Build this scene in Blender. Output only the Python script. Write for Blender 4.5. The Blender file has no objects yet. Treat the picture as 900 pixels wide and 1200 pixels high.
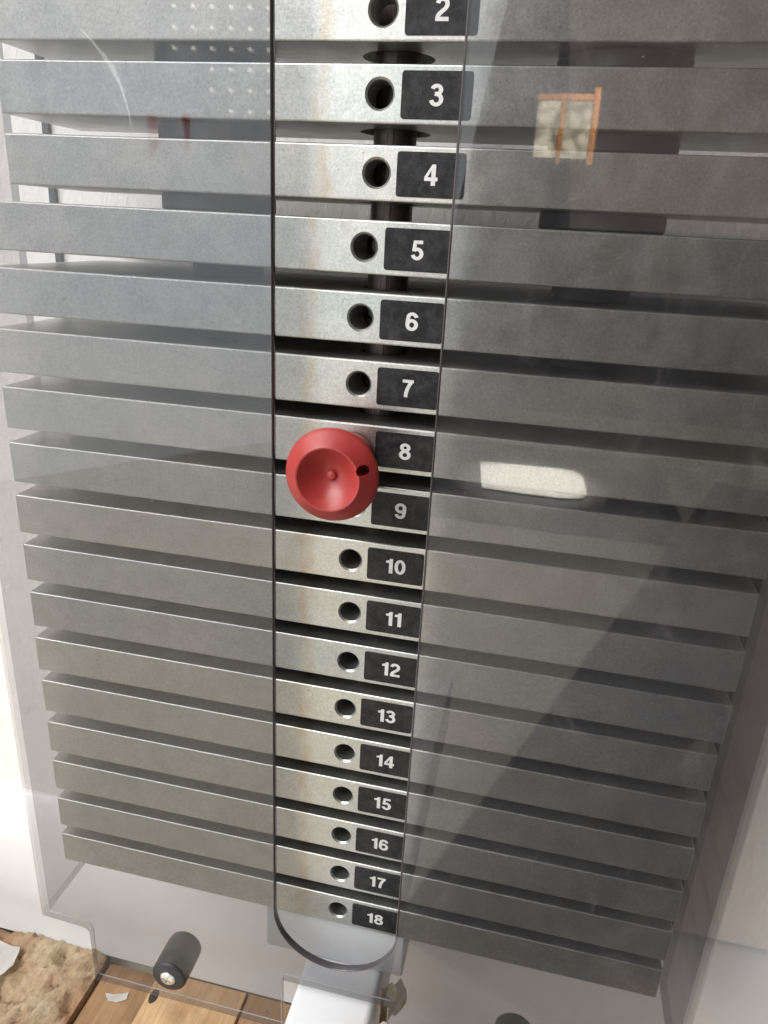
import bpy, bmesh, math, random
from mathutils import Matrix, Vector, noise
MM = 0.001
sc = bpy.context.scene
col = sc.collection
rnd = random.Random(7)

# ------------------------------------------------------------------ camera
yaw, pitch, roll = -0.20084578, 0.36483818, 0.0537961
fwd = Vector((math.sin(yaw)*math.cos(pitch), math.cos(yaw)*math.cos(pitch), -math.sin(pitch)))
rt = Vector((math.cos(yaw), -math.sin(yaw), 0)); up = rt.cross(fwd)
r2 = math.cos(roll)*rt + math.sin(roll)*up
u2 = -math.sin(roll)*rt + math.cos(roll)*up
cd = bpy.data.cameras.new('camera'); cam = bpy.data.objects.new('camera', cd); col.objects.link(cam)
cd.sensor_fit = 'VERTICAL'; cd.sensor_height = 36; cd.sensor_width = 27; cd.lens = 25.973
cd.clip_start = 0.01; cd.clip_end = 50
m = Matrix((r2, u2, -fwd)).transposed().to_4x4(); m.translation = Vector((88.9, -354.9, 10.33))*MM
cam.matrix_world = m
sc.camera = cam

# ------------------------------------------------------------------ light
w = bpy.data.worlds.new('World'); sc.world = w; w.use_nodes = True
bg = w.node_tree.nodes['Background']; bg.inputs[0].default_value = (0.74, 0.78, 0.86, 1); bg.inputs[1].default_value = 0.04

def area(name, loc, target, sx, sy, power, color):
    ld = bpy.data.lights.new(name, 'AREA'); ld.shape = 'RECTANGLE'; ld.size = sx; ld.size_y = sy
    ld.energy = power; ld.color = color
    o = bpy.data.objects.new(name, ld); col.objects.link(o); o.location = loc
    d = Vector(target) - Vector(loc); o.rotation_euler = d.to_track_quat('-Z', 'Y').to_euler()
    return o
area('window_light', (-0.80, -0.80, 0.98), (0, 0, -0.30), 1.2, 1.0, 29, (1.0, 0.985, 0.965))
area('bright_room_light', (-1.05, -1.40, 0.25), (0.2, -0.4, -0.15), 2.6, 2.3, 24, (0.94, 0.975, 1.0))
area('warm_room_light', (1.1, -2.6, 1.0), (0, 0, 0), 2.4, 2.0, 5.0, (1.0, 0.74, 0.58))

vs = sc.view_settings; vs.view_transform = 'Standard'; vs.look = 'None'; vs.exposure = 0.45; vs.gamma = 1
sc.cycles.transparent_max_bounces = 32; sc.cycles.max_bounces = 5

# ------------------------------------------------------------------ node helpers
def newmat(name):
    mt = bpy.data.materials.new(name); mt.use_nodes = True
    nt = mt.node_tree; return mt, nt, nt.nodes['Principled BSDF'], nt.nodes, nt.links
def setp(b, **k):
    for a, v in k.items(): b.inputs[a.replace('_', ' ')].default_value = v
def coords(n, l, kind='Object', jitter=True):
    tc = n.new('ShaderNodeTexCoord')
    if not jitter: return tc.outputs[kind]
    oi = n.new('ShaderNodeObjectInfo'); mu = n.new('ShaderNodeMath'); mu.operation = 'MULTIPLY'; mu.inputs[1].default_value = 37
    l.new(oi.outputs['Random'], mu.inputs[0])
    va = n.new('ShaderNodeVectorMath'); va.operation = 'ADD'
    l.new(tc.outputs[kind], va.inputs[0]); l.new(mu.outputs[0], va.inputs[1])
    return va.outputs[0]
def noise_n(n, l, vec, scale, detail=4, rough=0.55, dist=0, stretch=None):
    if stretch:
        mp = n.new('ShaderNodeMapping'); mp.inputs['Scale'].default_value = stretch
        l.new(vec, mp.inputs[0]); vec = mp.outputs[0]
    t = n.new('ShaderNodeTexNoise'); t.inputs['Scale'].default_value = scale; t.inputs['Detail'].default_value = detail
    t.inputs['Roughness'].default_value = rough; t.inputs['Distortion'].default_value = dist
    l.new(vec, t.inputs['Vector']); return t.outputs['Fac']
def ramp(n, l, fac, stops):
    r = n.new('ShaderNodeValToRGB'); e = r.color_ramp.elements
    while len(e) < len(stops): e.new(0.5)
    for q, (p, c) in zip(e, stops):
        q.position = p; q.color = c if len(c) == 4 else (*c, 1)
    l.new(fac, r.inputs[0]); return r.outputs[0]
def g(v): return (v, v, v)
def mix(n, l, fac, a, b, mode='MIX'):
    x = n.new('ShaderNodeMix'); x.data_type = 'RGBA'; x.blend_type = mode
    for s, v in ((x.inputs[0], fac), (x.inputs[6], a), (x.inputs[7], b)):
        if hasattr(v, 'type') and hasattr(v, 'is_linked'): l.new(v, s)
        elif isinstance(v, (int, float)): s.default_value = v
        else: s.default_value = (*v, 1)
    return x.outputs[2]
def math_n(n, l, op, a, b=None):
    x = n.new('ShaderNodeMath'); x.operation = op
    for s, v in zip(x.inputs, (a, b)):
        if v is None: continue
        if isinstance(v, (int, float)): s.default_value = v
        else: l.new(v, s)
    return x.outputs[0]
def bump(n, l, b, h, strength, dist):
    x = n.new('ShaderNodeBump'); x.inputs['Strength'].default_value = strength; x.inputs['Distance'].default_value = dist
    l.new(h, x.inputs['Height']); l.new(x.outputs[0], b.inputs['Normal'])

M = {}
def mat_zinc():
    mt, nt, b, n, l = newmat('zinc_plated_steel'); v = coords(n, l)
    big = noise_n(n, l, v, 14, 5, 0.6); fine = noise_n(n, l, v, 900, 3, 0.7); cloud = noise_n(n, l, v, 70, 5, 0.65)
    c = ramp(n, l, fine, [(0.30, (0.48, 0.485, 0.475)), (0.5, (0.59, 0.595, 0.575)), (0.70, (0.70, 0.705, 0.68))])
    c = mix(n, l, 1.0, c, ramp(n, l, big, [(0.3, (0.84, 0.86, 0.87)), (0.7, (1.0, 0.985, 0.96))]), 'MULTIPLY')
    c = mix(n, l, 1.0, c, ramp(n, l, cloud, [(0.35, g(0.86)), (0.65, g(1.0))]), 'MULTIPLY')
    sc_ = ramp(n, l, noise_n(n, l, v, 60, 3, 0.7, 0.3, (0.25, 1, 9)), [(0.66, g(0)), (0.72, g(1))])
    c = mix(n, l, math_n(n, l, 'MULTIPLY', sc_, 0.22), c, (0.80, 0.81, 0.80))
    oi = n.new('ShaderNodeObjectInfo')
    c = mix(n, l, 1.0, c, ramp(n, l, oi.outputs['Random'], [(0.0, (0.84, 0.86, 0.88)), (0.5, (0.95, 0.95, 0.94)), (1.0, (1.0, 0.98, 0.95))]), 'MULTIPLY')
    sm_ = ramp(n, l, noise_n(n, l, v, 26, 6, 0.7, 1.5, (1, 1, 1.6)), [(0.56, g(0)), (0.76, g(0.5))])
    c = mix(n, l, sm_, c, (0.36, 0.34, 0.31))
    # small dark pits
    pit = ramp(n, l, noise_n(n, l, v, 420, 2, 0.5), [(0.24, g(1)), (0.31, g(0))])
    pm = ramp(n, l, noise_n(n, l, v, 45, 3, 0.6), [(0.45, g(0)), (0.62, g(0.75))])
    c = mix(n, l, math_n(n, l, 'MULTIPLY', pit, pm), c, (0.16, 0.15, 0.14))
    # rust coloured drip mark left of the pin hole, front faces only
    tc = n.new('ShaderNodeTexCoord'); sp = n.new('ShaderNodeSeparateXYZ'); l.new(tc.outputs['Object'], sp.inputs[0])
    wob = math_n(n, l, 'MULTIPLY', math_n(n, l, 'SUBTRACT', noise_n(n, l, v, 60, 4, 0.6), 0.5), 0.016)
    dx = math_n(n, l, 'ABSOLUTE', math_n(n, l, 'ADD', math_n(n, l, 'ADD', sp.outputs['X'], 0.0255), wob))
    band = ramp(n, l, math_n(n, l, 'MULTIPLY', dx, 100), [(0.0, g(1)), (0.18, g(0.75)), (0.62, g(0))])
    sm = ramp(n, l, noise_n(n, l, v, 130, 5, 0.75, 0, (1, 1, 0.35)), [(0.38, g(0.08)), (0.66, g(0.8))])
    c = mix(n, l, math_n(n, l, 'MULTIPLY', math_n(n, l, 'MULTIPLY', band, sm), 0.8), c, (0.40, 0.28, 0.16))
    l.new(c, b.inputs['Base Color'])
    l.new(ramp(n, l, cloud, [(0.3, g(0.31)), (0.7, g(0.44))]), b.inputs['Roughness'])
    setp(b, Metallic=0.94)
    bump(n, l, b, math_n(n, l, 'ADD', fine, math_n(n, l, 'MULTIPLY', cloud, 0.9)), 0.15, 0.0004)
    return mt
M['zinc'] = mat_zinc()

def mat_simple(name, colr, rough, metal=0.0, nscale=200, amt=0.25, bstr=0.1, bdist=0.0003, spec=0.5):
    mt, nt, b, n, l = newmat(name); v = coords(n, l)
    f = noise_n(n, l, v, nscale, 5, 0.65)
    lo = tuple(x*(1-amt) for x in colr); hi = tuple(min(1, x*(1+amt)) for x in colr)
    l.new(ramp(n, l, f, [(0.3, lo), (0.7, hi)]), b.inputs['Base Color'])
    setp(b, Roughness=rough, Metallic=metal); b.inputs['Specular IOR Level'].default_value = spec
    bump(n, l, b, f, bstr, bdist); return mt
M['rubber'] = mat_simple('black_rubber', (0.022, 0.022, 0.024), 0.5, 0, 90, 0.3, 0.06)
M['rod'] = mat_simple('worn_rod_steel', (0.10, 0.085, 0.078), 0.42, 0.7, 260, 0.3, 0.1)
M['shaft'] = mat_simple('pin_steel', (0.6, 0.6, 0.6), 0.25, 1.0)
M['screw'] = mat_simple('screw_steel', (0.72, 0.72, 0.70), 0.3, 0.9, 600, 0.15)
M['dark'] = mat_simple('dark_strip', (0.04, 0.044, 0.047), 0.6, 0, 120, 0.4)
M['mat'] = mat_simple('added_mat_grey', (0.125, 0.125, 0.135), 0.8, 0, 6, 0.5, 0.3, 0.002)  # for the added mats that darken the mirrored floor
M['text'] = mat_simple('number_print', (0.52, 0.52, 0.51), 0.5, 0, 500, 0.12, 0.02)

def mat_label():
    mt, nt, b, n, l = newmat('black_label_vinyl'); v = coords(n, l)
    dust = ramp(n, l, noise_n(n, l, v, 150, 7, 0.75, 0.4), [(0.42, g(0)), (0.85, g(1))])
    spk = ramp(n, l, noise_n(n, l, v, 900, 2, 0.6), [(0.62, g(0)), (0.75, g(1))])
    f = math_n(n, l, 'MULTIPLY', math_n(n, l, 'ADD', dust, math_n(n, l, 'MULTIPLY', spk, 0.7)), 0.18)
    l.new(mix(n, l, f, (0.008, 0.008, 0.009), (0.22, 0.22, 0.22)), b.inputs['Base Color'])
    l.new(ramp(n, l, dust, [(0, g(0.38)), (1, g(0.6))]), b.inputs['Roughness'])
    setp(b); b.inputs['Specular IOR Level'].default_value = 0.22
    bump(n, l, b, dust, 0.08, 0.0003); return mt
M['label'] = mat_label()

def mat_red():
    mt, nt, b, n, l = newmat('red_plastic'); v = coords(n, l)
    f = noise_n(n, l, v, 60, 6, 0.7); fine = noise_n(n, l, v, 1200, 2, 0.5)
    l.new(ramp(n, l, f, [(0.3, (0.26, 0.022, 0.020)), (0.7, (0.31, 0.032, 0.028))]), b.inputs['Base Color'])
    l.new(ramp(n, l, f, [(0.3, g(0.32)), (0.7, g(0.47))]), b.inputs['Roughness'])
    scf = ramp(n, l, noise_n(n, l, v, 260, 6, 0.8, 0.8), [(0.63, g(0)), (0.72, g(1))])
    cur = b.inputs['Base Color'].links[0].from_socket
    l.new(mix(n, l, math_n(n, l, 'MULTIPLY', scf, 0.28), cur, (0.50, 0.16, 0.14)), b.inputs['Base Color'])
    bump(n, l, b, math_n(n, l, 'ADD', fine, scf), 0.10, 0.0002); return mt
M['red'] = mat_red()

def mat_panel(name, tint):
    mt, nt, b, n, l = newmat(name); n.remove(b)
    out = n['Material Output']; v = coords(n, l, 'Object', False)
    tr = n.new('ShaderNodeBsdfTransparent'); tr.inputs[0].default_value = (*tint, 1)
    gl = n.new('ShaderNodeBsdfGlossy'); gl.inputs['Roughness'].default_value = 0.02
    lw = n.new('ShaderNodeLayerWeight'); lw.inputs['Blend'].default_value = 0.5
    schlick = math_n(n, l, 'ADD', math_n(n, l, 'MULTIPLY', math_n(n, l, 'POWER', lw.outputs['Facing'], 5.0), 0.9), 0.045)
    # waviness of the sheet
    bp = n.new('ShaderNodeBump'); bp.inputs['Strength'].default_value = 0.05; bp.inputs['Distance'].default_value = 0.002
    l.new(noise_n(n, l, v, 9, 2, 0.4), bp.inputs['Height']); l.new(bp.outputs[0], gl.inputs['Normal'])
    m1 = n.new('ShaderNodeMixShader'); l.new(schlick, m1.inputs[0]); l.new(tr.outputs[0], m1.inputs[1]); l.new(gl.outputs[0], m1.inputs[2])
    # thin film of dust and handling haze
    df = n.new('ShaderNodeBsdfDiffuse'); df.inputs[0].default_value = (0.62, 0.60, 0.61, 1)
    cl = ramp(n, l, noise_n(n, l, v, 9, 6, 0.65, 0.6), [(0.3, g(0.004)), (0.75, g(0.026))])
    sp = ramp(n, l, noise_n(n, l, v, 520, 2, 0.5), [(0.72, g(0)), (0.78, g(0.20))])
    smear = ramp(n, l, noise_n(n, l, v, 24, 5, 0.7, 2.2, (1, 1, 0.5)), [(0.58, g(0)), (0.80, g(0.05))])
    sp = math_n(n, l, 'ADD', sp, smear)
    m2 = n.new('ShaderNodeMixShader'); l.new(math_n(n, l, 'ADD', cl, sp), m2.inputs[0]); l.new(m1.outputs[0], m2.inputs[1]); l.new(df.outputs[0], m2.inputs[2])
    l.new(m2.outputs[0], out.inputs[0]); return mt
M['panel'] = mat_panel('clear_acrylic', (0.757, 0.756, 0.764)); M['panel_side'] = mat_panel('clear_acrylic_side', (0.90, 0.885, 0.885))
mt, nt, b, n, l = newmat('acrylic_cut_edge'); setp(b, Base_Color=(0.07, 0.06, 0.065, 1), Roughness=0.12); M['edge'] = mt
f = noise_n(n, l, coords(n, l), 300, 4); bump(n, l, b, f, 0.2, 0.0003)
mt, nt, b, n, l = newmat('acrylic_outer_edge'); setp(b, Base_Color=(0.34, 0.335, 0.34, 1), Roughness=0.15); M['edge_light'] = mt
f = noise_n(n, l, coords(n, l), 300, 4); bump(n, l, b, f, 0.3, 0.0004)
_t = n.new('ShaderNodeBsdfTransparent'); _m = n.new('ShaderNodeMixShader'); _m.inputs[0].default_value = 0.2
l.new(b.outputs[0], _m.inputs[1]); l.new(_t.outputs[0], _m.inputs[2]); l.new(_m.outputs[0], n['Material Output'].inputs[0])

def mat_rim():
    mt, nt, b, n, l = newmat('acrylic_rim'); setp(b, Base_Color=(0.10, 0.095, 0.10, 1), Roughness=0.2)
    t = n.new('ShaderNodeBsdfTransparent'); m_ = n.new('ShaderNodeMixShader'); m_.inputs[0].default_value = 0.6
    l.new(b.outputs[0], m_.inputs[1]); l.new(t.outputs[0], m_.inputs[2]); l.new(m_.outputs[0], n['Material Output'].inputs[0]); return mt
M['edge_rim'] = mat_rim()
def mat_wall():
    mt, nt, b, n, l = newmat('rough_white_plaster'); v = coords(n, l, 'Object', False)
    a = noise_n(n, l, v, 160, 6, 0.65, 0.5, (1, 1, 0.6)); c2 = noise_n(n, l, v, 6, 4, 0.6)
    l.new(ramp(n, l, c2, [(0.3, (0.72, 0.70, 0.685)), (0.7, (0.78, 0.765, 0.75))]), b.inputs['Base Color'])
    setp(b, Roughness=0.75); bump(n, l, b, a, 0.55, 0.003); return mt
M['wall'] = mat_wall()
M['white'] = mat_simple('white_gloss_paint', (0.71, 0.71, 0.72), 0.3, 0, 12, 0.03, 0.06, 0.001)
M['grey'] = mat_simple('shaded_white_paint', (0.44, 0.45, 0.46), 0.4, 0, 25, 0.05, 0.06, 0.001)  # white paint of the base block, with its shade put into the colour

def mat_wood(name, lo, hi, rings):
    mt, nt, b, n, l = newmat(name); v = coords(n, l)
    wv = noise_n(n, l, v, rings, 6, 0.6, 1.2, (1, 0.07, 1)); fn = noise_n(n, l, v, 500, 4, 0.7, 0, (1, 0.06, 1)); blot = noise_n(n, l, v, 12, 5, 0.6)
    c = ramp(n, l, wv, [(0.3, lo), (0.7, hi)])
    c = mix(n, l, 1, c, ramp(n, l, fn, [(0.3, g(0.75)), (0.6, g(1))]), 'MULTIPLY')
    c = mix(n, l, 1, c, ramp(n, l, blot, [(0.32, (0.62, 0.58, 0.55)), (0.55, g(1))]), 'MULTIPLY')
    l.new(c, b.inputs['Base Color']); setp(b, Roughness=0.62)
    bump(n, l, b, math_n(n, l, 'ADD', wv, fn), 0.25, 0.001); return mt
M['wood'] = mat_wood('pine_board', (0.50, 0.31, 0.15), (0.68, 0.47, 0.26), 60)
M['wood_dark'] = mat_wood('brown_board', (0.28, 0.16, 0.08), (0.46, 0.28, 0.15), 60)
def mat_rough():
    mt, nt, b, n, l = newmat('rough_torn_timber'); v = coords(n, l)
    f = noise_n(n, l, v, 38, 12, 0.80, 0.3, (1, 0.7, 1)); f2 = noise_n(n, l, v, 320, 5, 0.8, 0, (1, 0.6, 1)); f3 = noise_n(n, l, v, 9, 3, 0.5)
    c = ramp(n, l, f, [(0.34, (0.10, 0.06, 0.035)), (0.43, (0.33, 0.22, 0.13)), (0.50, (0.45, 0.33, 0.20)), (0.66, (0.58, 0.47, 0.32))])
    c = mix(n, l, ramp(n, l, f3, [(0.55, g(0)), (0.72, g(0.7))]), c, (0.36, 0.14, 0.06))
    c = mix(n, l, 1, c, ramp(n, l, f2, [(0.3, g(0.72)), (0.6, g(1))]), 'MULTIPLY')
    l.new(c, b.inputs['Base Color']); setp(b, Roughness=0.9)
    bump(n, l, b, math_n(n, l, 'ADD', f, f2), 0.8, 0.003); return mt
M['rough'] = mat_rough()
M['floor_bounce'] = mat_simple('pale_bounce_floor', (0.74, 0.68, 0.57), 0.8, 0, 8, 0.12, 0.3, 0.002)  # unseen floor beyond the planks, made pale to brighten the lower plates
M['flake'] = mat_simple('flaked_white_paint', (0.76, 0.75, 0.72), 0.6, 0, 80, 0.1, 0.4, 0.001)
M['paper'] = mat_simple('torn_tan_paper', (0.50, 0.40, 0.29), 0.8, 0, 120, 0.25, 0.5, 0.001)
M['knot'] = mat_simple('dark_knot', (0.03, 0.02, 0.015), 0.8, 0, 300, 0.4, 0.4, 0.001)

# ------------------------------------------------------------------ mesh helpers (millimetres in, metres out)
def finish(name, bm, mats, parent=None, smooth=None, loc=None):
    for v in bm.verts: v.co *= MM
    me = bpy.data.meshes.new(name); bm.normal_update(); bm.to_mesh(me); bm.free()
    for x in (mats if isinstance(mats, (list, tuple)) else [mats]): me.materials.append(x)
    if smooth is not None:
        for p in me.polygons: p.use_smooth = True
        me.set_sharp_from_angle(angle=math.radians(smooth))
    return link(name, me, parent, loc)
def link(name, me, parent=None, loc=None):
    o = bpy.data.objects.new(name, me); col.objects.link(o)
    if parent: o.parent = parent
    if loc: o.location = Vector(loc)*MM
    return o
def tag(o, label=None, cat=None, group=None, kind=None):
    for k, v in (('label', label), ('category', cat), ('group', group), ('kind', kind)):
        if v: o[k] = v
    return o
def empty(name, loc, label, cat, group=None):
    o = bpy.data.objects.new(name, None); col.objects.link(o); o.location = Vector(loc)*MM; o.empty_display_size = 0.02
    return tag(o, label, cat, group)
def box(bm, x0, x1, y0, y1, z0, z1, bev=0, seg=2):
    r = bmesh.ops.create_cube(bm, size=1)
    for v in r['verts']:
        v.co = Vector(((x0+x1)/2+v.co.x*(x1-x0), (y0+y1)/2+v.co.y*(y1-y0), (z0+z1)/2+v.co.z*(z1-z0)))
    if bev:
        es = list({e for v in r['verts'] for e in v.link_edges})
        bmesh.ops.bevel(bm, geom=es, offset=bev, segments=seg, affect='EDGES', profile=0.5)
def boxo(name, b6, mat, parent=None, bev=0, seg=2, loc=None):
    bm = bmesh.new(); box(bm, *b6, bev=bev, seg=seg); return finish(name, bm, mat, parent, 40, loc)
def lathe(bm, prof, seg=48, axis='Z', c=(0, 0, 0)):
    rings = []
    for r, h in prof:
        ring = []
        if r < 1e-6:
            ring = [bm.verts.new((0, 0, h))]
        else:
            for i in range(seg):
                a = 2*math.pi*i/seg; ring.append(bm.verts.new((r*math.cos(a), r*math.sin(a), h)))
        rings.append(ring)
    for A, B in zip(rings, rings[1:]):
        for i in range(seg):
            j = (i+1) % seg
            if len(A) == 1 and len(B) == 1: continue
            if len(A) == 1: bm.faces.new((A[0], B[i], B[j]))
            elif len(B) == 1: bm.faces.new((A[i], A[j], B[0]))
            else: bm.faces.new((A[i], A[j], B[j], B[i]))
    bmesh.ops.recalc_face_normals(bm, faces=bm.faces)
    for v in {v for r in rings for v in r}:
        x, y, z = v.co
        if axis == 'Y': v.co = Vector((x, z, -y))
        v.co += Vector(c)
def rounded(pts, rad, seg=6):
    out = []
    n_ = len(pts)
    for i in range(n_):
        p = Vector(pts[i]); a = Vector(pts[i-1]); c = Vector(pts[(i+1) % n_])
        r = rad[i] if isinstance(rad, (list, tuple)) else rad
        if r <= 0: out.append(tuple(p)); continue
        d1 = (a-p).normalized(); d2 = (c-p).normalized(); s = p+d1*r; e = p+d2*r
        for k in range(seg+1):
            t = k/seg; out.append(tuple(s*(1-t)**2 + p*2*t*(1-t) + e*t*t))
    return out
def sheet(loops, half, bev=0):
    """flat XZ sheet with holes, solid thickness 2*half centred on y=0 -> bmesh in mm"""
    cu = bpy.data.curves.new('tmp', 'CURVE'); cu.dimensions = '2D'; cu.fill_mode = 'BOTH'; cu.extrude = half-bev
    if bev: cu.bevel_depth = bev; cu.bevel_resolution = 0; cu.offset = -bev
    for lp in loops:
        s = cu.splines.new('POLY'); s.points.add(len(lp)-1); s.use_cyclic_u = True
        for p, (x, z) in zip(s.points, lp): p.co = (x, z, 0, 1)
    o = bpy.data.objects.new('tmp', cu); col.objects.link(o)
    dg = bpy.context.evaluated_depsgraph_get(); dg.update()
    me = bpy.data.meshes.new_from_object(o.evaluated_get(dg))
    bpy.data.objects.remove(o); bpy.data.curves.remove(cu)
    bm = bmesh.new(); bm.from_mesh(me); bpy.data.meshes.remove(me)
    bmesh.ops.remove_doubles(bm, verts=bm.verts, dist=0.001)
    for v in bm.verts: v.co = Vector((v.co.x, -v.co.z, v.co.y))
    bmesh.ops.recalc_face_normals(bm, faces=bm.faces)
    return bm
def boolean(bm, cutters):
    """difference of a bmesh with a list of bmeshes, in mm"""
    def mk(b, nm):
        me = bpy.data.meshes.new(nm); b.to_mesh(me); b.free(); o = bpy.data.objects.new(nm, me); col.objects.link(o); return o
    a = mk(bm, 'tmp_a'); cs = [mk(c, 'tmp_c') for c in cutters]
    for c in cs:
        md = a.modifiers.new('b', 'BOOLEAN'); md.operation = 'DIFFERENCE'; md.object = c; md.solver = 'EXACT'
    dg = bpy.context.evaluated_depsgraph_get(); dg.update()
    me = bpy.data.meshes.new_from_object(a.evaluated_get(dg))
    for o in [a]+cs:
        d = o.data; bpy.data.objects.remove(o); bpy.data.meshes.remove(d)
    out = bmesh.new(); out.from_mesh(me); bpy.data.meshes.remove(me); return out
def arc(cx, cy, rx, ry, a0, a1, k=14):
    return [(cx+rx*math.cos(math.radians(a0+(a1-a0)*i/k)), cy+ry*math.sin(math.radians(a0+(a1-a0)*i/k))) for i in range(k+1)]
SW = 0.175
def glyph(d):
    """strokes of a heavy sans numeral in a unit-high box: (closed, centre line) or ('poly', outline)"""
    if d == '0': return 0.58, [(True, arc(.29, .5, .20, .412, 0, 360, 28)[:-1])]
    if d == '1': return 0.42, [('poly', [(.03, .70), (.19, .70), (.19, 0), (.385, 0), (.385, 1), (.235, 1), (.20, .915), (.13, .86), (.03, .845)])]
    if d == '2': return 0.58, [(False, arc(.28, .70, .19, .213, 170, -20) + [(.40, .52), (.28, .41), (.16, .29), (.115, .20), (.10, .0875)]), (False, [(.02, .0876), (.55, .0876)])]
    if d == '3': return 0.58, [(False, arc(.27, .735, .175, .178, 165, -80) + [(.20, .555)]), (False, [(.20, .556)] + arc(.27, .315, .205, .228, 85, -170))]
    if d == '4': return 0.60, [('poly', [(.34, 1), (.50, 1), (.50, 0), (.315, 0), (.315, .74)]), ('poly', [(.34, 1), (.02, .40), (.02, .235), (.15, .37), (.335, .74)]), (False, [(.02, .305), (.59, .305)])]
    if d == '5': return 0.58, [(False, [(.52, .9125), (.175, .9125)]), ('poly', [(.11, 1), (.26, 1), (.225, .44), (.055, .46)]), (False, arc(.28, .325, .195, .238, 140, -165, 20))]
    if d == '6': return 0.58, [(True, arc(.29, .32, .20, .232, 0, 360, 26)[:-1]), (False, arc(.30, .66, .20, .252, 15, 150, 12) + [(.105, .60), (.09, .45), (.09, .32)])]
    if d == '7': return 0.58, [(False, [(.03, .9125), (.55, .9125)]), (False, [(.465, .90), (.36, .72), (.27, .48), (.215, .24), (.20, 0)])]
    if d == '8': return 0.58, [(True, arc(.29, .74, .17, .172, 0, 360, 26)[:-1]), (True, arc(.29, .295, .20, .208, 0, 360, 26)[:-1])]
    if d == '9':
        w_, st = glyph('6'); return w_, [(c, [(.58-x, 1-y) for x, y in p]) for c, p in st]
def text_mesh(s, height, thick=0.05):
    bm = bmesh.new(); x0 = 0; lay = 0
    for ch in s:
        w_, strokes = glyph(ch)
        for c, p in strokes:
            lay += 1; yy = -0.012*lay
            if c == 'poly': bm.faces.new([bm.verts.new((x0+x, yy, y)) for x, y in p]); continue
            P = [Vector((x, y)) for x, y in p]; n_ = len(P); L = []; R_ = []
            for i in range(n_):
                if c: t = (P[(i+1) % n_]-P[i-1]).normalized()
                else: t = (P[min(i+1, n_-1)]-P[max(i-1, 0)]).normalized()
                nn_ = Vector((-t.y, t.x))*SW/2
                L.append(bm.verts.new((x0+P[i].x+nn_.x, yy, P[i].y+nn_.y))); R_.append(bm.verts.new((x0+P[i].x-nn_.x, yy, P[i].y-nn_.y)))
            for i in range(n_ if c else n_-1):
                j = (i+1) % n_; bm.faces.new((L[i], L[j], R_[j], R_[i]))
        x0 += w_+0.055
    W = x0-0.055
    for v in bm.verts: v.co = Vector(((v.co.x-W/2)*height*1.22, v.co.y, (v.co.z-0.5)*height))
    return bm

# ------------------------------------------------------------------ the setting: wall, skirting, floor
WY, FZ = 130, -679
bm = bmesh.new(); box(bm, -1500, 1500, WY, WY+80, FZ, 900); tag(finish('wall', bm, M['wall']), 'rough white plastered wall behind the weight stack', None, None, 'structure')
# skirting: rounded top moulding
bm = bmesh.new()
prof = [(WY-1, -508), (WY-4, -510), (WY-9, -516), (WY-15, -528), (WY-20, -548), (WY-22, -575), (WY-22, -628), (WY-20, -634), (WY-20, FZ), (WY+1, FZ), (WY+1, -508)]
A = [bm.verts.new((-1500, y, z)) for y, z in prof]; B = [bm.verts.new((1500, y, z)) for y, z in prof]
for i in range(len(prof)):
    j = (i+1) % len(prof); bm.faces.new((A[i], A[j], B[j], B[i]))
bm.faces.new(A[::-1]); bm.faces.new(B); bmesh.ops.recalc_face_normals(bm, faces=bm.faces)
tag(finish('skirting', bm, M['white'], None, 35), 'glossy white skirting along the foot of the wall', None, None, 'structure')

bm = bmesh.new(); box(bm, -2000, 2000, -3000, WY+20, FZ-60, FZ-28); fl = tag(finish('floor', bm, M['floor_bounce']), 'old wooden floor of worn boards', None, None, 'structure')
edges = [-261, -206, -113, -20, 72, 165, 258, 350, 445]
for i, (a, c) in enumerate(zip(edges, edges[1:])):
    bm = bmesh.new(); box(bm, a+1.2, c-1.2, -160, WY-20.5, FZ-28, FZ-(9 if i == 0 else rnd.uniform(0, 2)), 1.5)
    finish('plank', bm, M['wood_dark'] if i in (0, 2, 4) else M['wood'], fl, 40)
# rough torn timber board at the left, standing proud
bm = bmesh.new(); nx, ny = 110, 100
x0, x1, y0, y1 = -560, -262, -160, WY-20.5
grid = [[None]*(ny+1) for _ in range(nx+1)]
for i in range(nx+1):
    for j in range(ny+1):
        x = x0+(x1-x0)*i/nx; y = y0+(y1-y0)*j/ny
        h = 6*noise.fractal(Vector((x*0.018, y*0.012, 3.1)), 1.0, 2.1, 6) + 3.2*noise.fractal(Vector((x*0.10, y*0.035, 1.7)), 0.7, 2.0, 6)
        cr = noise.fractal(Vector((x*0.055, y*0.022, 8.3)), 0.8, 2.1, 5); h -= 5.5*max(0, 1-abs(cr)/0.07)**1.5; h -= 9*max(0, noise.noise(Vector((x*0.045, y*0.05, 5.5)))-0.42)*4
        e = min(1, (x1-x)/10); h = h*e - (1-e)**2*4
        grid[i][j] = bm.verts.new((x, y, FZ+2+h))
for i in range(nx):
    for j in range(ny): bm.faces.new((grid[i][j], grid[i+1][j], grid[i+1][j+1], grid[i][j+1]))
low = [bm.verts.new((x1+1, y0+(y1-y0)*j/ny, FZ-28)) for j in range(ny+1)]
for j in range(ny): bm.faces.new((grid[nx][j], low[j], low[j+1], grid[nx][j+1]))
rb = finish('plank', bm, M['rough'], fl, 60); rb['label'] = 'rough torn timber plank with a splintered surface'

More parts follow.
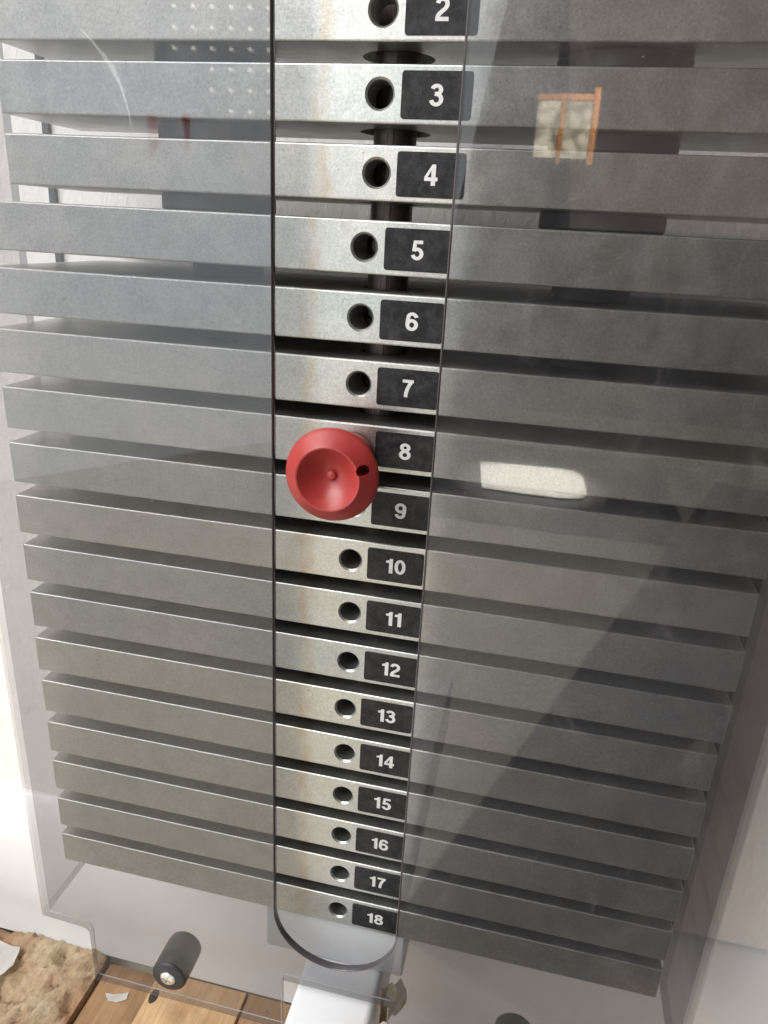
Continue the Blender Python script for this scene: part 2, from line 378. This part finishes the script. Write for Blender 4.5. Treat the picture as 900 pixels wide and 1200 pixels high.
def flake(name, pts, z, label, curl=3, parent=None):
    bm = bmesh.new(); c = Vector((sum(p[0] for p in pts)/len(pts), sum(p[1] for p in pts)/len(pts)))
    rim = []
    P2 = []
    for i in range(len(pts)):
        a = Vector(pts[i]); b_ = Vector(pts[(i+1) % len(pts)])
        for k in range(4):
            q = a.lerp(b_, k/4); q += Vector((rnd.uniform(-1, 1), rnd.uniform(-1, 1)))*0.035*(a-b_).length; P2.append(q)
    top = [[bm.verts.new((c.x+(q.x-c.x)*s, c.y+(q.y-c.y)*s, z+1.2+curl*s*s*(0.4+0.6*noise.noise(Vector((q.x*0.05, q.y*0.05, 2)))))) for q in P2] for s in (0.45, 1)]
    cv = bm.verts.new((c.x, c.y, z+1.2)); n_ = len(P2)
    for i in range(n_):
        j = (i+1) % n_
        bm.faces.new((cv, top[0][i], top[0][j])); bm.faces.new((top[0][i], top[1][i], top[1][j], top[0][j]))
    r = bmesh.ops.solidify(bm, geom=bm.faces[:], thickness=1.1)
    bmesh.ops.recalc_face_normals(bm, faces=bm.faces)
    return tag(finish(name, bm, M['flake'], None, 40), label, 'paint flake', 'paint flakes on the floor')
flake('paint_flake', [(-385, 92), (-345, 90), (-338, 72), (-345, 55), (-362, 38), (-385, 30)], FZ+6, 'large white paint flake with a torn edge on the rough timber plank', 5)
flake('paint_flake', [(-246, 79), (-238, 80), (-226, 86), (-224, 79), (-232, 74), (-240, 73)], FZ-9, 'small white paint chip on the floor beside the rough timber plank', 2)
bm = bmesh.new(); lathe(bm, [(0, 0.6), (3.0, 0.5), (4.4, 0.0), (4.6, -1)], 16)
for v in bm.verts: v.co.y *= 1.7; v.co.x *= 0.9+0.2*rnd.random()
o = finish('knot', bm, M['knot'], fl, 40, (-198, 84, FZ-0.6)); 

# dark strips on the wall behind the stack
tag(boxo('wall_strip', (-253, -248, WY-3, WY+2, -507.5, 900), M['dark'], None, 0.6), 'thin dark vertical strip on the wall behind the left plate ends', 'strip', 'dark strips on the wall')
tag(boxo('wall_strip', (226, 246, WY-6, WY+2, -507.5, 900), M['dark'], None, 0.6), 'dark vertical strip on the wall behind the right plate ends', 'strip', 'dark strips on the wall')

# ------------------------------------------------------------------ machine frame below the stack
fr = empty('machine_frame', (5, 60, -468), 'white painted frame beam with stack base below plate eighteen', 'frame')
def fbox(name, b6, mat, bev):
    return boxo(name, (b6[0]-5, b6[1]-5, b6[2]-60, b6[3]-60, b6[4]+468, b6[5]+468), mat, fr, bev, 3)
fbox('beam', (-22, 32, -420, WY-23, -530, -468), M['white'], 5)
fbox('base_block', (-52, 46, 3, 106, -467.5, -427.6), M['grey'], 2)

# torn tan paper at the beam's right side
bm = bmesh.new(); nn = 12
gr = []
for i in range(nn+1):
    row = []
    for j in range(nn+1):
        a, b_ = i/nn, j/nn
        x = 33.5 + 13*a*(0.6+0.7*math.sin(math.pi*(0.12+0.8*b_))); z = -474 - 34*b_ + 1.2*noise.noise(Vector((a*5, b_*5, 7)))
        y = -2 + 4*noise.fractal(Vector((a*3, b_*3, 4.2)), 1, 2, 4) + 8*a*a
        row.append(bm.verts.new((x, y, z)))
    gr.append(row)
for i in range(nn):
    for j in range(nn): bm.faces.new((gr[i][j], gr[i+1][j], gr[i+1][j+1], gr[i][j+1]))
bmesh.ops.solidify(bm, geom=bm.faces[:], thickness=0.6)
tag(finish('torn_paper', bm, M['paper'], None, 35), 'crumpled tan paper scrap stuck to the side of the white beam', 'paper scrap')

# ------------------------------------------------------------------ weight plates
ROD = (5.5, 33)
def cyl(r, h0, h1, axis, c, seg=40):
    bm = bmesh.new(); lathe(bm, [(0, h0), (r, h0), (r, h1), (0, h1)], seg, axis, c); return bm
def pinhole():
    bm = bmesh.new(); lathe(bm, [(0, -2), (8.6, -2), (5.75, 1.0), (5.75, 9.0), (5.75, 46), (0, 46)], 40, 'Y'); return bm
def plate_mesh(xl, xr, T, depth, rodx, rodr):
    bm = bmesh.new(); box(bm, xl, xr, 0, depth, -T/2, T/2, 0.9, 3)
    bm = boolean(bm, [pinhole(), cyl(rodr, -40, 40, 'Z', (rodx, ROD[1], 0))])
    for v in bm.verts: v.co *= MM
    me = bpy.data.meshes.new('weight_plate'); bm.to_mesh(me); bm.free(); me.materials.append(M['zinc'])
    return me
big = plate_mesh(-205.5, 205.5, 24, 112, ROD[0], 12.5)
small = plate_mesh(-189, 189, 23.2, 66, ROD[0]-4.8, 17)
lab_pts = rounded([(9.6, -9.4), (40.4, -9.4), (40.4, 9.2), (9.6, 9.2)], 1.6, 4)
def plate_z(k):
    return {2: 96.4, 3: 65.2, 4: 33.8}.get(k, 2.2-32.1*(k-5))
lab_me = None
WORD = 'zero one two three four five six seven eight nine ten eleven twelve thirteen fourteen fifteen sixteen seventeen eighteen'.split()
for k in range(2, 19):
    sm = k < 5
    jx = 4.8 if sm else rnd.uniform(-0.5, 0.5)
    me = small if sm else big
    e = empty('weight_plate', (jx, 0, plate_z(k)), f'flat zinc coloured steel weight plate numbered {WORD[k]} on its black label', 'weight plate', 'weight plates in the stack')
    e.rotation_euler.y = rnd.uniform(-0.0012, 0.0012)
    link('slab', me, e)
    if lab_me is None:
        bm = sheet([lab_pts], 0.15); lo = finish('number_label', bm, M['label'], e, None, (0, -0.16, 0)); lab_me = lo.data
    else:
        lo = link('number_label', lab_me, e, (rnd.uniform(-0.3, 0.3), -0.16, rnd.uniform(-0.2, 0.2)))
    lo['label'] = f'black label with the white number {WORD[k]}'
    bm = text_mesh(str(k), 8.6); t = finish('number', bm, M['text'], lo, None, (25.2, -0.2, 0.0))
# rubber spacers that hold the plates apart
def spacer_mesh(r, h):
    bm = bmesh.new(); lathe(bm, [(10.5, 0), (r-1, 0), (r, 1), (r, h-1), (r-1, h), (10.5, h), (10.5, 0)], 48)
    for v in bm.verts: v.co *= MM
    me = bpy.data.meshes.new('rubber_spacer'); bm.to_mesh(me); bm.free(); me.materials.append(M['rubber'])
    for p in me.polygons: p.use_smooth = True
    me.set_sharp_from_angle(angle=math.radians(35)); return me
cache = {}
for k in range(2, 18):
    T1 = 11.6 if k < 5 else 12; T2 = 11.6 if k+1 < 5 else 12
    zt = plate_z(k)-T1; zb = plate_z(k+1)+T2; h = round(zt-zb-0.06, 2)
    for side, x in (('left', -86), ('right', 107)):
        wide = k < 5
        key = (wide, h)
        if key not in cache: cache[key] = spacer_mesh(29 if wide else 19, h)
        o = link('rubber_spacer', cache[key], None, (x, 33 if wide else 42, zb+0.03))
        tag(o, f'black round rubber spacer at the {side} between plates {WORD[k]} and {WORD[k+1]}', 'spacer', 'rubber spacers between the plates')
# centre rod
bm = bmesh.new(); lathe(bm, [(0, -427), (10.4, -427), (10.4, 170), (0, 170)], 48, 'Z', (ROD[0], ROD[1], 0))
rod = empty('selector_rod', (ROD[0], ROD[1], -427), 'round worn steel rod through the middle of the plates', 'rod')
for v in bm.verts: v.co -= Vector((ROD[0], ROD[1], -427))
bm = boolean(bm, [cyl(6.0, -15, 8, 'Y', (-ROD[0], 0, plate_z(k)+427), 28) for k in range(5, 19)])
finish('shaft', bm, M['rod'], rod, 40)
bm = bmesh.new(); box(bm, -1.6, 1.6, -10.75, -9.6, 0, 597, 0.3, 1); finish('rib', bm, M['rod'], rod, 40)

# ------------------------------------------------------------------ selector pin with red knob, in the hole of plate 8
pin = empty('selector_pin', (0, 0, plate_z(8)), 'red plastic selector pin knob pushed into the hole of plate eight', 'selector pin')
bm = bmesh.new(); lathe(bm, [(0, 9), (4.6, 9), (5.3, 8), (5.3, -30), (0, -30)], 32, 'Y'); finish('shaft', bm, M['shaft'], pin, 40)
bm = bmesh.new()
prof = [(0, -1.8), (10.8, -1.8), (11.6, -2.6), (11.6, -12), (12.0, -24), (14.5, -32.5), (20.6, -38.5), (21.9, -39.9), (22.3, -41.5), (21.9, -42.9), (20.8, -43.9), (15.6, -49.8), (15.0, -50.3), (14.3, -50.1), (13.6, -49.3), (10.5, -45.9), (6.5, -42.9), (3.6, -41.7), (2.7, -41.5), (2.4, -41.8), (2.0, -43.1), (1.3, -43.5), (0, -43.6)]
lathe(bm, prof, 72, 'Y')
hole = cyl(2.6, -80, -38, 'Y', (15.8, 0, 5.4), 24)
bm = boolean(bm, [hole])
kn = finish('knob', bm, M['red'], pin, 32, (-1.2, 0, -4.2)); kn.rotation_euler = (-0.035, 0, 0.02)

# ------------------------------------------------------------------ clear guard in front
XL, XR, YF, TH, ZT, ZB = -213, 222, -24, 5, 160, -457
sh = empty('stack_guard', (4, YF, ZB), 'clear plastic guard with a long round-ended slot in front of the plates', 'guard')
outer = rounded([(XL+4.5, ZT), (XL+4.5, ZB), (-174, ZB-2), (-174, -509), (-31, -509), (-31, -461), (41.5, -461), (41.5, -509), (184, -509), (184, ZB), (XR-4.5, ZB), (XR-4.5, ZT)], [0, 0, 5, 2.5, 1, 0.8, 0.8, 1, 2.5, 5, 0, 0], 6)
sl, sr, sz = -36, 43.3, -399
slot = [(sl, 140), (sl, sz)]
scx, srd = (sl+sr)/2, (sr-sl)/2
slot += [(scx-srd*math.cos(math.pi*i/32), sz-srd*math.sin(math.pi*i/32)) for i in range(1, 32)] + [(sr, sz), (sr, 140)]
dh = [(-42+2.6*math.cos(a*math.pi/8), -499+2.6*math.sin(a*math.pi/8)) for a in range(16)]
bm = sheet([outer, slot, dh], TH/2, 0.5)
for v in bm.verts: v.co.y += YF+TH/2
kill = [f for f in bm.faces if all(abs(v.co.x-(XL+4.75)) < 0.3 for v in f.verts) or all(abs(v.co.x-(XR-4.75)) < 0.3 for v in f.verts)]
bmesh.ops.delete(bm, geom=kill, context='FACES_ONLY')
for v in bm.verts: v.co -= Vector((4, YF, ZB))
for f in bm.faces:
    c = f.calc_center_median() + Vector((4, YF, ZB))
    ny_ = abs(f.normal.y)
    if ny_ > 0.93 or (c.x+42)**2+(c.z+499)**2 < 10: f.material_index = 0
    elif sl-1 < c.x < sr+1 and c.z > -440: f.material_index = 1
    else: f.material_index = 2 if ny_ > 0.2 else 3
finish('front_panel', bm, [M['panel'], M['edge'], M['edge_light'], M['edge_rim']], sh)
def side(xo, sgn):
    bm = bmesh.new(); cx = xo-sgn*5; yb = 38
    pr = [(cx+sgn*5*math.sin(a*math.pi/16), YF+5-5*math.cos(a*math.pi/16)) for a in range(9)] + [(xo, yb), (xo-sgn*5, yb), (xo-sgn*5, YF+TH)]
    A = [bm.verts.new((x, y, ZB)) for x, y in pr]; B = [bm.verts.new((x, y, ZT)) for x, y in pr]
    for i in range(len(pr)-1):
        f = bm.faces.new((A[i], A[i+1], B[i+1], B[i])); f.material_index = 1 if i == 9 else 0
    f1 = bm.faces.new(A); f2 = bm.faces.new(B); f1.material_index = f2.material_index = 1
    bmesh.ops.recalc_face_normals(bm, faces=bm.faces)
    for v in bm.verts: v.co -= Vector((4, YF, ZB))
    return finish('side_panel', bm, [M['panel_side'], M['edge_light']], sh, 50)
side(XL, -1); side(XR, 1)
for x in (-114, 124):
    bm = bmesh.new(); lathe(bm, [(0, -25.6), (11.2, -25.6), (12.2, -24.8), (12.7, -23.6), (12.7, -2), (12.2, 1.5), (10.5, 3.2), (0, 3.2)], 48, 'Y')
    st = finish('standoff', bm, M['rubber'], sh, 40, (x-4, -YF, -485-ZB))
    st['label'] = 'dark rubber standoff with a screw'
    bm = bmesh.new(); lathe(bm, [(0, -25.5), (5.6, -25.5), (5.6, -26.3), (4.6, -27.2), (2.5, -27.6), (0, -27.7)], 32, 'Y')
    cut = []
    for rz in (0.35, 0.35+math.pi/2):
        cb = bmesh.new(); box(cb, -3.1, 3.1, -30, -26.4, -0.65, 0.65)
        bmesh.ops.rotate(cb, verts=cb.verts, cent=(0, 0, 0), matrix=Matrix.Rotation(rz, 3, 'Y')); cut.append(cb)
    finish('screw', boolean(bm, cut), M['screw'], st, 35)

# ------------------------------------------------------------------ things behind the camera that the guard mirrors
def mirrored(px, py, yplane):
    """point on the plane y = yplane seen at photograph pixel (px, py) by reflection in the guard's front face"""
    d = fwd + r2*((px-450)/865.754) - u2*((py-600)/865.754)
    c = Vector((88.9, -354.9, 10.33)); p = c + d*((YF-c.y)/d.y); e = Vector((d.x, -d.y, d.z)); return p + e*((yplane-p.y)/e.y)
mt, nt, b, n, l = newmat('bright_garden_pane'); v = coords(n, l, 'Object', False)
vo = n.new('ShaderNodeTexVoronoi'); vo.feature = 'SMOOTH_F1'; vo.inputs['Scale'].default_value = 17; l.new(v, vo.inputs['Vector'])
cc = ramp(n, l, vo.outputs['Distance'], [(0.0, (1.0, 0.92, 0.72)), (0.3, (0.80, 0.70, 0.50)), (0.6, (0.28, 0.24, 0.16))])
l.new(cc, b.inputs['Emission Color']); b.inputs['Emission Strength'].default_value = 5.5; setp(b, Base_Color=(0.05, 0.05, 0.05, 1), Roughness=0.2); M['pane'] = mt
M['frame'] = mat_simple('orange_window_wood', (0.62, 0.32, 0.10), 0.5, 0, 20, 0.2)
WYP = -5200
a0 = mirrored(634, 118, WYP); a1 = mirrored(692, 182, WYP)
xa, xb, zb_, zt_ = a0.x, a1.x, a1.z, a0.z
win = empty('room_window', ((xa+xb)/2, WYP, zb_), 'small bright window with an orange wooden frame mirrored in the guard', 'window')
def wbox(nm, b6, mat, parent, bev=3):
    return boxo(nm, (b6[0]-(xa+xb)/2, b6[1]-(xa+xb)/2, b6[2], b6[3], b6[4]-zb_, b6[5]-zb_), mat, parent, bev)
xm = xa+(xb-xa)*0.42
wf = wbox('frame', (xb-28, xb+10, -20, 40, zb_-60, zt_+70), M['frame'], win)
wbox('frame', (xm-14, xm+14, -20, 38, zb_-60, zt_), M['frame'], win)
wbox('frame', (xa-20, xb-30, -20, 36, zt_, zt_+34), M['frame'], win)
wbox('pane', (xa-10, xm-16, -6, 0, zb_-20, zt_-2), M['pane'], win, 0)
wbox('pane', (xm+16, xb-30, -6, 0, zb_-20, zt_-2), M['pane'], win, 0)
sp = bpy.data.lights.new('window_sun', 'SPOT'); sp.energy = 750; sp.color = (1.0, 0.72, 0.42); sp.spot_size = math.radians(50)
so = bpy.data.objects.new('window_sun', sp); col.objects.link(so); so.location = (0.9, -4.0, 1.3)
so.rotation_euler = (Vector(((xa+xb)/2, WYP, (zb_+zt_)/2))*MM - so.location).to_track_quat('-Z', 'Y').to_euler()

q0, q1, q2, q3 = [Vector((88.9, -354.9, 10.33))]*4
def floor_hit(px, py, z):
    d = fwd + r2*((px-450)/865.754) - u2*((py-600)/865.754)
    c = Vector((88.9, -354.9, 10.33)); p = c + d*((YF-c.y)/d.y); e = Vector((d.x, -d.y, d.z)); return p + e*((z-p.z)/e.z)
P4 = [floor_hit(*q, FZ-12) for q in ((563, 541), (680, 552), (690, 588), (565, 572))]
_c = (P4[0]+P4[2])*0.5
tag(boxo('added_dark_mat', (_c.x-420, _c.x+420, _c.y-420, _c.y+380, FZ-27.6, FZ-19), M['mat'], None, 2), 'added grey mat darkening the mirrored floor around the sheet of paper', 'mat')  # unseen mat, added to keep the reflection around the paper dark
bm = bmesh.new(); vs4 = [bm.verts.new(Vector((x, y, FZ-12))) for x, y in rounded([(p.x, p.y) for p in P4], [4, 70, 90, 4], 5)]; bm.faces.new(vs4)
bmesh.ops.recalc_face_normals(bm, faces=bm.faces); bmesh.ops.solidify(bm, geom=bm.faces[:], thickness=1.0)
tag(finish('paper_sheet', bm, M['flake']), 'white sheet of paper on the floor mirrored in the guard', 'paper')
mt, nt, b, n, l = newmat('small_lamp_glow'); setp(b, Base_Color=(0.8, 0.8, 0.75, 1)); b.inputs['Emission Color'].default_value = (1, 0.95, 0.82, 1); b.inputs['Emission Strength'].default_value = 5; M['bulb'] = mt
bl = None
root = mirrored(258, 70, -900)
lp = empty('lamp_grid', root, 'grid of small round lamps mirrored at the top left of the guard', 'lamp')
for r_ in range(6):
    for c_ in range(6):
        px, py = 203+22.4*c_, 6+24.5*r_+0.03*22*c_
        if (r_ >= 3 and c_ < 2) or (r_ == 5 and c_ < 3): continue
        pt = mirrored(px, py, -900) - root
        if bl is None:
            bm = bmesh.new(); bmesh.ops.create_uvsphere(bm, u_segments=10, v_segments=6, radius=3.0); o = finish('bulb', bm, M['bulb'], lp, 60, pt); bl = o.data
        else: link('bulb', bl, lp, pt)

_mat = boxo('added_dark_mat', (0, 1500, -2000, 0, 0, 7.5), M['mat'], None, 2, 2, (0, -280, FZ-27.5)); _mat.rotation_euler.z = math.radians(20)  # unseen mat, added so the right-hand plates and guard reflect something dark
tag(_mat, 'added dark mat on the floor that darkens reflections in the right half of the guard', 'mat')
mid = (P4[0]+P4[2])*0.5*MM
sp = bpy.data.lights.new('sun_patch', 'SPOT'); sp.energy = 1050; sp.color = (1.0, 0.95, 0.85); sp.spot_size = math.radians(19); sp.spot_blend = 0.8
so = bpy.data.objects.new('sun_patch', sp); col.objects.link(so); so.location = mid + Vector((0.1, -0.3, 1.5))
so.rotation_euler = (mid - so.location).to_track_quat('-Z', 'Y').to_euler()
mt, nt, b, n, l = newmat('red_cloth'); setp(b, Base_Color=(0.62, 0.03, 0.02, 1), Roughness=0.8); M['redcloth'] = mt
bump(n, l, b, noise_n(n, l, coords(n, l), 150, 4), 0.3, 0.001)
for quad, nm in ((((170, 133), (181, 133), (187, 166), (176, 186)), 'wider red cloth ribbon mirrored at the left of the guard'), (((211, 133), (222, 133), (222, 160), (219, 178)), 'narrower red cloth ribbon mirrored at the left of the guard')):
    bm = bmesh.new(); bm.faces.new([bm.verts.new(mirrored(px, py, -1100)) for px, py in quad])
    bmesh.ops.recalc_face_normals(bm, faces=bm.faces); bmesh.ops.solidify(bm, geom=bm.faces[:], thickness=1.5)
    tag(finish('red_ribbon', bm, M['redcloth']), nm, 'ribbon')

# a long curved scratch near the top left of the guard
mt, nt, b, n, l = newmat('scratch_haze'); setp(b, Base_Color=(0.7, 0.72, 0.75, 1), Roughness=0.6)
_t = n.new('ShaderNodeBsdfTransparent'); _m = n.new('ShaderNodeMixShader'); _m.inputs[0].default_value = 0.84
l.new(b.outputs[0], _m.inputs[1]); l.new(_t.outputs[0], _m.inputs[2]); l.new(_m.outputs[0], n['Material Output'].inputs[0])
def on_panel(px, py):
    d = fwd + r2*((px-450)/865.754) - u2*((py-600)/865.754); c = Vector((88.9, -354.9, 10.33)); return c + d*((YF-0.1-c.y)/d.y)
for pts in ([(88, 28), (108, 48), (126, 72), (140, 97), (149, 124), (155, 152)], [(120, 60), (134, 80), (143, 103), (150, 130)]):
    bm = bmesh.new(); L_ = []; R_ = []
    P_ = [on_panel(*p) for p in pts]; N_ = len(P_)
    for i in range(N_):
        t = (P_[min(i+1, N_-1)]-P_[max(i-1, 0)]).normalized(); nn_ = Vector((-t.z, 0, t.x))*(0.15+0.55*math.sin(math.pi*i/(N_-1)))
        L_.append(bm.verts.new(P_[i]+nn_-Vector((4, YF, ZB)))); R_.append(bm.verts.new(P_[i]-nn_-Vector((4, YF, ZB))))
    for i in range(N_-1): bm.faces.new((L_[i], L_[i+1], R_[i+1], R_[i]))
    finish('scratch', bm, mt, sh)
